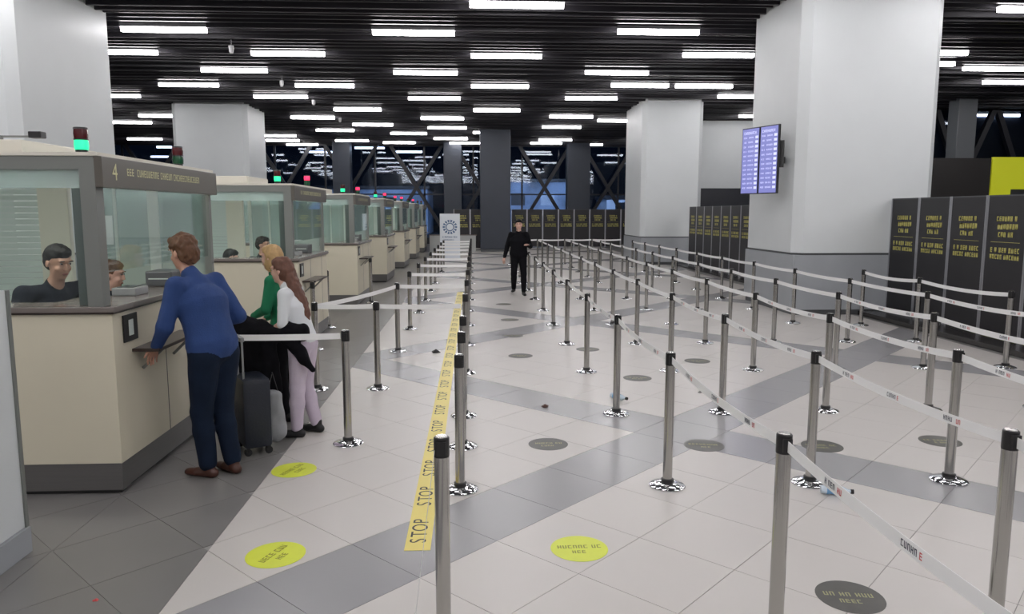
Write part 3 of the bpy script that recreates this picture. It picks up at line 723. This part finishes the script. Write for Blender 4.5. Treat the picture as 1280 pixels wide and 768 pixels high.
# ------------------------------------------------------------------ people
class Fig:
    """a figure as one smooth union of tapered elliptic segments, meshed with surface nets"""
    def __init__(s): s.seg = []
    def add(s, a, b, ra, rb, m, side=(1, 0, 0), k=None):
        a, b = Vector(a), Vector(b)
        if not isinstance(ra, tuple): ra = (ra, ra)
        if not isinstance(rb, tuple): rb = (rb, rb)
        d = b-a
        if d.length < 1e-5: b = a+Vector((0, 0, 1e-3)); d = b-a
        d.normalize(); sv = Vector(side); sv = (sv-d*sv.dot(d))
        if sv.length < .05: sv = Vector((0, 1, 0)); sv = sv-d*sv.dot(d)
        sv.normalize(); u = d.cross(sv)
        s.seg.append((np.array(a), np.array(b), ra, rb, np.array(sv), np.array(u), m, k if k is not None else min(.022, .4*min(*ra, *rb))))
    def ell(s, c, r, m, R=None, k=None):
        s.seg.append((np.array(Vector(c)), np.array(R or Matrix.Identity(3)), r, m, k if k is not None else min(.02, .45*min(r))))
    @staticmethod
    def dist(sg, co):
        if len(sg) == 5:
            c, R, r, m, k = sg; p = co-c; q = [(p[:, 0]*R[0, i]+p[:, 1]*R[1, i]+p[:, 2]*R[2, i])/r[i] for i in range(3)]
            l = np.sqrt(q[0]**2+q[1]**2+q[2]**2); g = np.sqrt((q[0]/r[0])**2+(q[1]/r[1])**2+(q[2]/r[2])**2)+1e-9; return l*(l-1)/g
        a, b, ra, rb, sv, u, m, k = sg; d = b-a; L2 = float((d*d).sum()); dt = lambda P, w: P[:, 0]*w[0]+P[:, 1]*w[1]+P[:, 2]*w[2]; t = np.clip(dt(co-a, d)/L2, 0, 1)
        off = co-(a+t[:, None]*d); rx = ra[0]+(rb[0]-ra[0])*t; ry = ra[1]+(rb[1]-ra[1])*t; mn = np.minimum(rx, ry); dn = d/np.sqrt(L2)
        x, y, z = dt(off, sv)/rx, dt(off, u)/ry, dt(off, dn)/mn
        l = np.sqrt(x*x+y*y+z*z); g = np.sqrt((x/rx)**2+(y/ry)**2+(z/mn)**2)+1e-9
        return np.where(l < 1e-4, -mn, l*(l-1)/g)
    def finish(s, name, mats, parent, voxel=.008, smooth=2, wob=0, wscale=8):
        bb = []
        for sg in s.seg:
            if len(sg) == 5: r = max(sg[2]); lo, hi = sg[0]-r, sg[0]+r
            else: r = max(*sg[2], *sg[3]); lo, hi = np.minimum(sg[0], sg[1])-r, np.maximum(sg[0], sg[1])+r
            bb.append((lo-.03, hi+.03))
        LO = np.min([b[0] for b in bb], axis=0); HI = np.max([b[1] for b in bb], axis=0)
        N = np.ceil((HI-LO)/voxel).astype(int)+1; G = np.full(N, .04)
        for sg, (lo, hi) in zip(s.seg, bb):
            i0 = np.maximum(((lo-LO)/voxel).astype(int), 0); i1 = np.minimum(((hi-LO)/voxel).astype(int)+2, N)
            ax = [LO[k]+voxel*np.arange(i0[k], i1[k]) for k in range(3)]
            P = np.stack(np.meshgrid(*ax, indexing='ij'), -1); sh = P.shape[:3]
            d = np.minimum(s.dist(sg, P.reshape(-1, 3)).reshape(sh), .04); k = sg[-1]
            S = G[i0[0]:i1[0], i0[1]:i1[1], i0[2]:i1[2]]
            h = np.clip(.5+.5*(S-d)/k, 0, 1); S[...] = S*(1-h)+d*h-k*h*(1-h)
        ins = G < 0; nx, ny, nz = N-1
        cs = [(a, b, c) for a in (0, 1) for b in (0, 1) for c in (0, 1)]
        cnt = sum(ins[a:nx+a, b:ny+b, c:nz+c].astype(np.int8) for a, b, c in cs)
        act = np.argwhere((cnt > 0) & (cnt < 8)); vid = np.full((nx, ny, nz), -1, np.int64); vid[tuple(act.T)] = np.arange(len(act))
        sm_ = np.zeros((len(act), 3)); n_ = np.zeros(len(act))
        for c0 in cs:
            for k in range(3):
                if c0[k]: continue
                c1 = list(c0); c1[k] = 1
                p = act+np.array(c0); q = act+np.array(c1); f0 = G[tuple(p.T)]; f1 = G[tuple(q.T)]
                w = (f0 < 0) != (f1 < 0); t = np.where(w, f0/(f0-f1+1e-12), 0)
                pos = p+(q-p)*t[:, None]; sm_[w] += pos[w]; n_[w] += 1
        V = LO+voxel*sm_/n_[:, None]; quads = []
        for k in range(3):
            u, v = (k+1) % 3, (k+2) % 3
            e = np.zeros(3, int); e[k] = 1
            A = ins[tuple(slice(0, n-e[j]) for j, n in enumerate(N))]; B = ins[tuple(slice(e[j], n) for j, n in enumerate(N))]
            E = np.argwhere(A != B); E = E[(E[:, u] > 0) & (E[:, v] > 0) & (E[:, u] < N[u]-1) & (E[:, v] < N[v]-1)]
            fl = A[tuple(E.T)]; du = np.zeros(3, int); du[u] = 1; dv = np.zeros(3, int); dv[v] = 1
            c = [vid[tuple(x.T)] for x in (E-du-dv, E-dv, E, E-du)]
            Q = np.stack(c, 1); Q[~fl] = Q[~fl][:, ::-1]; quads.append(Q)
        Q = np.concatenate(quads); Q = Q[(Q >= 0).all(1)]
        m2 = bpy.data.meshes.new(name); nf = len(Q)
        ed = np.concatenate([Q[:, [0, 1]], Q[:, [1, 2]], Q[:, [2, 3]], Q[:, [3, 0]]])
        for it in range(smooth):
            acc = np.zeros_like(V); ct = np.zeros(len(V))
            for a_, b_ in ((0, 1), (1, 0)):
                for ch in range(3): acc[:, ch] += np.bincount(ed[:, a_], V[ed[:, b_], ch], len(V))
                ct += np.bincount(ed[:, a_], minlength=len(V))
            V = V*.6+.4*acc/np.maximum(ct, 1)[:, None]
        m2.vertices.add(len(V)); m2.vertices.foreach_set('co', V.ravel()); m2.loops.add(nf*4); m2.loops.foreach_set('vertex_index', Q.ravel().astype(np.int32))
        m2.polygons.add(nf); m2.polygons.foreach_set('loop_start', (np.arange(nf)*4).astype(np.int32))
        m2.update(calc_edges=True)
        co = V[Q].mean(1)
        for k in mats: m2.materials.append(M[k])
        mi = np.zeros(nf, int)
        if len(mats) > 1:
            best = np.full(nf, 1e9)
            for sg in s.seg:
                dd = s.dist(sg, co); w = dd < best; best[w] = dd[w]; mi[w] = sg[3] if len(sg) == 5 else sg[6]
            m2.polygons.foreach_set('material_index', mi.astype(np.int32))
        if wob:
            skinv = np.zeros(len(V), bool)
            if len(mats) > 1: skinv[Q[mi == 0].ravel()] = True
            NR = np.zeros(len(V)*3); m2.vertices.foreach_get('normal', NR); NR = NR.reshape(-1, 3)
            am = np.array([0 if skinv[i] else noise.noise(Vector(p)*wscale)*wob + noise.noise(Vector((p[0]*wscale*2, p[1]*wscale*2, p[2]*wscale*.7+5)))*wob*.6 for i, p in enumerate(V)])
            V = V+NR*am[:, None]; m2.vertices.foreach_set('co', V.ravel())
        m2.polygons.foreach_set('use_smooth', np.ones(nf, bool)); m2.validate(); m2.update()
        o = bpy.data.objects.new(name, m2); C.objects.link(o); o.parent = parent; return o

def rotm(yaw=0, pitch=0, roll=0):
    return (Matrix.Rotation(yaw, 3, 'Z') @ Matrix.Rotation(pitch, 3, 'X') @ Matrix.Rotation(roll, 3, 'Y'))
def hand(f, w, el, m, curl=.5, up=(0, 0, 1), side=1, s=1.0):
    """palm and five fingers continuing from the elbow-wrist line"""
    w, el = Vector(w), Vector(el); d = (w-el).normalized(); n = Vector(up); n = (n-d*n.dot(d))
    if n.length < .1: n = Vector((0, 1, 0)); n = n-d*n.dot(d)
    n.normalize(); sv = d.cross(n)*side       # across the palm, thumb side
    pc = w+d*.05*s
    f.add(w, w+d*.085*s, (.030*s, .017*s), (.038*s, .014*s), m, side=sv)
    for k, ln in enumerate((.068, .076, .071, .056)):
        b0 = w+d*.085*s+sv*(.031-.0215*k)*s; c1 = curl; d1 = (d*math.cos(c1)-n*math.sin(c1)); d2 = (d*math.cos(2*c1)-n*math.sin(2*c1))
        p1 = b0+d1*ln*.55*s; f.add(b0-d*.01*s, p1, .0088*s, .0082*s, m, k=.002); f.add(p1, p1+d2*ln*.5*s, .0082*s, .007*s, m, k=.002)
    t0 = w+d*.025*s+sv*.028*s; t1 = t0+(d*.6+sv*.75-n*.2).normalized()*.04*s; f.add(t0, t1, .012*s, .010*s, m); f.add(t1, t1+(d*.9+sv*.25-n*.3).normalized()*.032*s, .010*s, .008*s, m)

def person(name_label, loc, rz, J, mats, hair, hairstyle='short', head_rot=(0, 0), voxel=.008, s=1.0, curls=(.45, .45), handup=((0, 0, 1), (0, 0, 1)), shoe='blackleather', group=None, loose=0.0, sleeve=1, trouser=1.0, wob=.004, shoes=True):
    """mats = [skin, top, bottom]; J = joints in local metres, +Y is forward"""
    root = thing('person', name_label, 'person', loc, rz, group); f = Fig()
    sc = lambda v: v*s
    pel, wst, chs, nck, hd = [Vector(J[k]) for k in ('pelvis', 'waist', 'chest', 'neck', 'head')]
    SL, SR, EL, ER, WL, WR = [Vector(J[k]) for k in ('sl', 'sr', 'el', 'er', 'wl', 'wr')]
    ax = (SR-SL).normalized(); T = 1+loose
    f.add(pel, pel+(wst-pel)*.35, (sc(.158), sc(.115)), (sc(.158)*T, sc(.12)*T), 2, side=J.get('hipax', ax))
    f.add(pel+(wst-pel)*.35, wst, (sc(.168)*T, sc(.128)*T), (sc(.150)*T, sc(.115)*T), 1, side=ax)
    f.add(wst, chs, (sc(.150)*T, sc(.115)*T), (sc(.172)*T, sc(.125)*T), 1, side=ax)
    mid = (SL+SR)/2
    f.add(chs, mid-Vector((0, 0, sc(.045))), (sc(.172)*T, sc(.125)*T), (sc(.145), sc(.085)), 1, side=ax)
    f.add(SL, SR, sc(.058), sc(.058), 1); f.add(mid, nck, (sc(.09), sc(.07)), (sc(.062), sc(.062)), 1, side=ax)
    f.add(nck-Vector((0, 0, .02)), hd-Vector((0, 0, sc(.06))), sc(.054), sc(.05), 0)
    for S, E_, W_, sd, cu, hu in ((SL, EL, WL, -1, curls[0], handup[0]), (SR, ER, WR, 1, curls[1], handup[1])):
        f.add(S, E_, sc(.058)*T, sc(.047)*T, 1)
        mx_ = 1 if sleeve else 0
        f.add(E_, E_+(W_-E_)*.93, sc(.046)*(T if sleeve else .85), sc(.033)*(T if sleeve else .8), mx_); f.add(E_+(W_-E_)*.9, W_, sc(.026), sc(.025), 0)
        hand(f, W_, E_, 0, cu, hu, sd, s)
    for h, k, a in (('hl', 'kl', 'al'), ('hr', 'kr', 'ar')):
        H_, K_, A_ = Vector(J[h]), Vector(J[k]), Vector(J[a])
        f.add(H_, K_, sc(.094)*trouser, sc(.064)*trouser, 2); f.add(K_, K_+(A_-K_)*.35, sc(.062)*trouser, sc(.062)*trouser, 2); f.add(K_+(A_-K_)*.35, A_+(K_-A_)*.05, sc(.062)*trouser, sc(.048)*trouser**1.5, 2)
    # head
    R = rotm(head_rot[0], head_rot[1]); hp = lambda x, y, z: hd+R @ Vector((x*s, y*s, z*s))
    el = lambda c, r, m=0: f.ell(hp(*c), tuple(q*s for q in r), m, R)
    el((0, -.012, .025), (.076, .094, .092)); el((0, .022, -.045), (.058, .068, .075)); el((0, .062, -.095), (.026, .024, .02))
    el((0, .088, -.012), (.011, .022, .026)); el((0, .098, -.026), (.015, .015, .011)); el((0, .078, .035), (.055, .016, .013))
    el((0, .078, -.063), (.024, .014, .011)); el((.035, .062, -.03), (.022, .022, .022)); el((-.035, .062, -.03), (.022, .022, .022))
    for sd in (-1, 1): el((sd*.077, -.008, -.012), (.009, .02, .031))
    bd = f.finish('body', mats, root, voxel, 2, wob*.5, 9)
    # face pieces
    for sd in (-1, 1):
        b = bmesh.new(); bmesh.ops.create_uvsphere(b, u_segments=10, v_segments=6, radius=.0095*s); bmesh.ops.scale(b, vec=(1.2, .8, .6), verts=b.verts)
        e = obj('eye', b, 'eyew', root, hp(sd*.031, .0805, .014), smooth=True); e.rotation_euler = R.to_euler()
        b = bmesh.new(); bmesh.ops.create_uvsphere(b, u_segments=8, v_segments=6, radius=.006*s); obj('iris', b, 'black', e, (0, .0075*s, 0), smooth=True)
        b = bmesh.new(); bmesh.ops.create_uvsphere(b, u_segments=10, v_segments=6, radius=.019*s); bmesh.ops.scale(b, vec=(1, .35, .22), verts=b.verts)
        e = obj('eyebrow', b, hair, root, hp(sd*.032, .093, .035)); e.rotation_euler = R.to_euler()
    b = bmesh.new(); bmesh.ops.create_uvsphere(b, u_segments=12, v_segments=6, radius=.024*s); bmesh.ops.scale(b, vec=(1, .35, .27), verts=b.verts)
    e = obj('mouth', b, 'lips', root, hp(0, .090, -.062)); e.rotation_euler = R.to_euler()
    # hair
    h = Fig(); eh = lambda c, r: h.ell(hp(*c), tuple(q*s for q in r), 0, R)
    eh((0, -.022, .045), (.084, .094, .086)); eh((0, -.05, .0), (.078, .068, .085)); eh((0, .03, .085), (.06, .055, .038))
    if hairstyle == 'messy': eh((0, -.01, .075), (.085, .092, .07)); eh((-.01, .05, .09), (.055, .04, .03)); eh((0, -.06, -.03), (.07, .055, .06))
    if hairstyle == 'long':
        eh((0, -.04, -.02), (.086, .082, .11))
        pts = [hp(0, -.07, -.02), hp(0, -.105, -.16), hp(0, -.15, -.30), hp(0, -.175, -.44), hp(0, -.17, -.56)]
        rs = [(.08, .055), (.085, .05), (.08, .045), (.062, .038), (.03, .02)]
        for p, q, a, b_ in zip(pts, pts[1:], rs, rs[1:]): h.add(p, q, (a[0]*s, a[1]*s), (b_[0]*s, b_[1]*s), 0, side=R @ Vector((1, 0, 0)))
    if hairstyle == 'bob':
        eh((0, -.035, -.03), (.092, .085, .12)); eh((.05, .0, -.06), (.035, .05, .08)); eh((-.05, .0, -.06), (.035, .05, .08)); eh((0, -.06, -.1), (.08, .055, .1))
    h.finish('hair', [hair], root, voxel*.9, 2, .013 if hairstyle == 'messy' else .007, 30)
    if shoes:
        for a, k in (('al', -1), ('ar', 1)):
            A_ = Vector(J[a]); fd = Vector(J.get('fd'+a[1], (k*.18, 1, 0))).normalized()
            g_ = Fig(); b0 = Vector((A_.x, A_.y, A_.z-.045*s)); tp = Vector(J.get('toe'+a[1], (0, 0, 0)))
            z0 = A_.z-.09*s+.036
            sdv = Vector((-fd.y, fd.x, 0))
            g_.add(Vector((A_.x, A_.y, z0))-fd*.045*s, Vector((A_.x, A_.y, z0))+fd*.09*s, (.037*s, .034), (.045*s, .032), 0, side=sdv)
            g_.add(Vector((A_.x, A_.y, z0))+fd*.09*s, Vector((A_.x, A_.y, z0-.005))+fd*.17*s, (.046*s, .03), (.036*s, .025), 0, side=sdv)
            g_.add(Vector((A_.x, A_.y, z0+.02))-fd*.01, Vector((A_.x, A_.y, z0+.06))-fd*.01, .04*s, .044*s, 0)
            so = g_.finish('shoe', [shoe], root, .008, 2)
            mz = min(v.co.z for v in so.data.vertices)
            if A_.z < .2*s and abs(mz) < .03: so.location.z = -mz+.001
    return root

def stand(s=1.0, **k):
    J = dict(pelvis=(0, 0, .92), waist=(0, 0, 1.08), chest=(0, .0, 1.27), neck=(0, 0, 1.47), head=(0, .02, 1.635),
             sl=(-.17, 0, 1.41), sr=(.17, 0, 1.41), el=(-.24, -.03, 1.12), er=(.24, -.03, 1.12), wl=(-.25, .06, .88), wr=(.25, .06, .88),
             hl=(-.09, 0, .89), hr=(.09, 0, .89), kl=(-.10, .03, .49), kr=(.10, .03, .49), al=(-.11, -.02, .09), ar=(.11, -.02, .09))
    J.update(k); sc = {}
    for n, v in J.items(): sc[n] = v if n.startswith('fd') or n == 'hipax' else tuple(q*s for q in v)
    return sc

# man in blue at the counter (faces the counter, slightly away from the camera)
person('man in blue sweater and dark jeans leaning at the counter, brown tousled hair', (-1.91, 5.42, 0), math.radians(62),
       stand(1.0, pelvis=(0, -.03, .93), waist=(.0, .01, 1.09), chest=(0, .07, 1.27), neck=(0, .16, 1.475), head=(0, .225, 1.63), sl=(-.185, .10, 1.41), sr=(.185, .12, 1.41),
             el=(-.27, .13, 1.13), wl=(-.24, .27, .97), er=(.26, -.02, 1.15), wr=(.12, .20, 1.08), hl=(-.09, -.03, .9), hr=(.09, -.03, .9), kl=(-.085, .03, .49), kr=(.08, .0, .49), al=(-.08, -.0, .09), ar=(.07, -.09, .09)),
       ['skin', 'blue', 'jeans'], 'hairbrown', 'messy', (0, -.15), .0075, 1.0, curls=(.35, .4), shoe='brownleather', loose=.2, trouser=1.2, wob=.008)
# girl in white shirt
person('girl in white t-shirt and lilac trousers with very long chestnut hair', (-1.47, 6.38, 0), math.radians(80),
       stand(.885, pelvis=(0, 0, .92), waist=(0, .04, 1.08), chest=(0, .09, 1.27), neck=(0, .14, 1.47), head=(0, .19, 1.62), sl=(-.16, .10, 1.40), sr=(.16, .11, 1.40),
             el=(-.22, .1, 1.13), wl=(-.12, .32, 1.02), er=(.2, .08, 1.13), wr=(.08, .32, 1.03), ar=(.1, -.07, .09), al=(-.1, .05, .09)),
       ['skin2', 'tee', 'lilac'], 'hairred', 'long', (0, -.12), .009, .9, loose=.04, trouser=1.12, sleeve=0, wob=.006)
# woman in green
person('woman in green top with blond hair standing behind the girl, black trousers', (-1.74, 6.9, 0), math.radians(75),
       stand(.93, chest=(0, .04, 1.27), neck=(0, .09, 1.47), head=(0, .13, 1.625), sl=(-.16, .05, 1.40), sr=(.16, .06, 1.40), el=(-.22, .08, 1.14), wl=(-.12, .28, 1.05), er=(.22, .05, 1.13), wr=(.1, .28, 1.0)),
       ['skin2', 'green', 'blackcloth'], 'hairblond', 'bob', (0, -.1), .009, .93, loose=.06, trouser=1.1, wob=.006)
# walking man
person('man in black jacket and trousers walking towards the camera', (1.05, 17.45, 0), math.radians(176),
       stand(1.0, kl=(-.12, .12, .50), al=(-.12, .20, .10), kr=(.11, .02, .49), ar=(.12, -.22, .13), el=(-.27, -.02, 1.14), wl=(-.20, .20, 1.18), er=(.27, -.06, 1.13), wr=(.33, .02, .88)),
       ['skin2', 'blackcloth', 'blackcloth'], 'hairdark', 'short', (0, 0), .010, 1.02, loose=.25, trouser=1.1, wob=.006)
def seated(s=1.0, hz=.68, lean=.0, **k):
    J = dict(pelvis=(0, 0, hz), waist=(0, lean*.2, hz+.16), chest=(0, lean*.55, hz+.35), neck=(0, lean, hz+.545), head=(0, lean+.04, hz+.70),
             sl=(-.18, lean*.8, hz+.485), sr=(.18, lean*.8, hz+.485), el=(-.26, lean+.05, hz+.22), er=(.26, lean+.05, hz+.22), wl=(-.17, lean+.28, hz+.25), wr=(.17, lean+.28, hz+.25),
             hl=(-.09, 0, hz-.02), hr=(.09, 0, hz-.02), kl=(-.13, .40, hz-.02), kr=(.13, .40, hz-.02), al=(-.12, .38, hz-.42), ar=(.12, .38, hz-.42))
    J.update(k); return {n: (v if n.startswith('fd') else tuple(q*s if False else q for q in v)) for n, v in J.items()}
def stool(x, y, zt, label):
    t = thing('office_stool', label, 'stool', (x, y, .151), 0, 'booth stools')
    b = bmesh.new(); lathe(b, [(0, zt-.07), (.19, zt-.07), (.2, zt-.04), (.19, zt), (0, zt+.005)], 20); obj('seat', b, 'blackcloth', t, smooth=True)
    b = bmesh.new(); lathe(b, [(0, .04), (.025, .04), (.025, zt-.07), (0, zt-.07)], 10); obj('column', b, 'chrome', t, smooth=True)
    b = bmesh.new()
    for i in range(5): bar(b, (0, 0, .05), (.24*math.cos(i*1.257), .24*math.sin(i*1.257), .03), .03, .03)
    obj('star_base', b, 'black', t)
# officers: nearest booth
of1 = person('officer in navy uniform with short black hair seated behind the nearest counter front', (-3.16, 5.64, .0), math.radians(-118),
       seated(hz=.85, lean=.10, head=(0, .17, 1.565), sl=(-.215, .08, 1.345), sr=(.215, .08, 1.345), er=(.31, .12, 1.12), wr=(.18, .33, 1.04), el=(-.33, .30, 1.26), wl=(-.16, .48, 1.20),
              kl=(-.12, .16, .60), kr=(.12, .16, .60), al=(-.1, .1, .25), ar=(.1, .1, .25)),
       ['skin', 'navy', 'navy'], 'hairdark', 'short', (-.05, -.3), .007, 1.0, loose=.12, wob=.009, shoes=False)
stool(-3.16, 5.66, .54, 'black stool under the front officer of the nearest booth')
person('officer with short brown hair seated behind the first, face turned to the man in blue', (-3.37, 6.5, -.04), math.radians(-75),
       seated(hz=.72, lean=.16, sl=(-.17, .13, 1.19), sr=(.17, .10, 1.22), head=(0, .26, 1.43), neck=(0, .19, 1.27), el=(-.24, .12, .98), wl=(-.12, .34, 1.0), er=(.32, .04, 1.33), wr=(.30, .24, 1.20), kl=(-.12, .30, .66), kr=(.12, .30, .66), al=(-.1, .24, .28), ar=(.1, .24, .28)),
       ['skin2', 'blackcloth', 'navy'], 'hairbrown', 'short', (-.1, -.15), .008, 1.0, loose=.12, wob=.006, shoes=False)
stool(-3.37, 6.5, .39, 'black stool under the rear officer of the nearest booth')
obj('badge', NB(.05, .09, .21, .217, 1.17, 1.23, bev=.002), 'dome', of1)['label'] = 'small silver badge'
obj('shoulder_patch', NB(.325, .332, .07, .13, 1.19, 1.26, bev=.003), 'casegrey', of1)['label'] = 'grey sleeve patch'
# second booth
person('officer with black hair bent low behind the second counter, left one', (-3.80, 11.1, 0), math.radians(-65),
       seated(hz=.56, lean=.2), ['skin2', 'green', 'navy'], 'hairdark', 'short', (-.2, -.25), .010, 1.0, loose=.1, shoes=False)
stool(-3.80, 11.1, .27, 'black stool under the left officer of the second booth')
person('officer with black hair sitting upright behind the second counter, right one', (-3.28, 11.5, 0), math.radians(-120),
       seated(hz=.72, lean=.08, head=(0, .12, 1.44)), ['skin', 'navy', 'navy'], 'hairdark', 'short', (.3, -.1), .010, 1.0, loose=.12, shoes=False)
stool(-3.28, 11.5, .43, 'black stool under the right officer of the second booth')

# held jacket and luggage
root = thing('black_jacket', 'black jacket draped over the arms of the girl and the woman', 'jacket', (-1.72, 6.22, 0))
f = Fig()
def fp(*a): return Vector(a)
f.add((-.30, .05, .90), (.28, 0, .93), (.07, .09), (.06, .08), 0, side=(0, 1, 0))
f.add((-.22, .05, .90), (-.16, .08, .45), (.15, .07), (.12, .05), 0); f.add((-.26, .08, 1.0), (-.05, .04, .95), (.08, .07), (.08, .06), 0); f.add((-.05, .02, .88), (.0, .05, .42), (.12, .06), (.09, .045), 0)
f.add((.14, 0, .92), (.30, -.02, .70), (.07, .05), (.05, .04), 0); f.add((.30, -.02, .72), (.36, -.02, .62), .045, .035, 0); f.add((-.30, .05, .92), (-.26, .12, .62), (.09, .06), (.07, .05), 0)
f.finish('cloth', ['blackcloth'], root, .011, 2, .022, 9)
t = thing('suitcase', 'dark wheeled suitcase standing between the man in blue and the girl', 'suitcase', (-1.80, 5.98, 0), .5)
obj('shell', NB(-.11, .11, -.19, .19, .06, .62, bev=.04), 'case', t, smooth=True)
for yy in (-.1, 0, .1): obj('rib', NB(.108, .118, yy-.012, yy+.012, .1, .58), 'casegrey', t)
b = bmesh.new()
for yy in (-.1, .1): bar(b, (-.08, yy, .6), (-.08, yy, .92), .014, .014)
bar(b, (-.08, -.115, .93), (-.08, .115, .93), .03, .03); obj('handle', b, 'casegrey', t)
for xx in (-.08, .08):
    for yy in (-.15, .15):
        b = bmesh.new(); lathe(b, [(0, -.015), (.03, -.015), (.03, .015), (0, .015)], 14); bmesh.ops.rotate(b, matrix=Matrix.Rotation(PI/2, 3, 'X'), verts=b.verts)
        w = obj('wheel', b, 'black', t, (xx, yy, .031)); obj('fork', NB(-.012, .012, -.025, .025, .0, .04), 'black', w)
t = thing('carry_bag', 'grey and white soft bag hanging in front of the girl near the floor', 'bag', (-1.66, 6.08, 0))
f = Fig(); f.add((0, 0, .10), (0, 0, .42), (.10, .07), (.08, .05), 0); f.finish('bag_body', ['casegrey'], t, .012, 2, .012, 10)
b = bmesh.new(); bar(b, (-.05, 0, .42), (0, 0, .62), .012, .006); bar(b, (.05, 0, .42), (0, 0, .62), .012, .006); obj('strap', b, 'black', t)
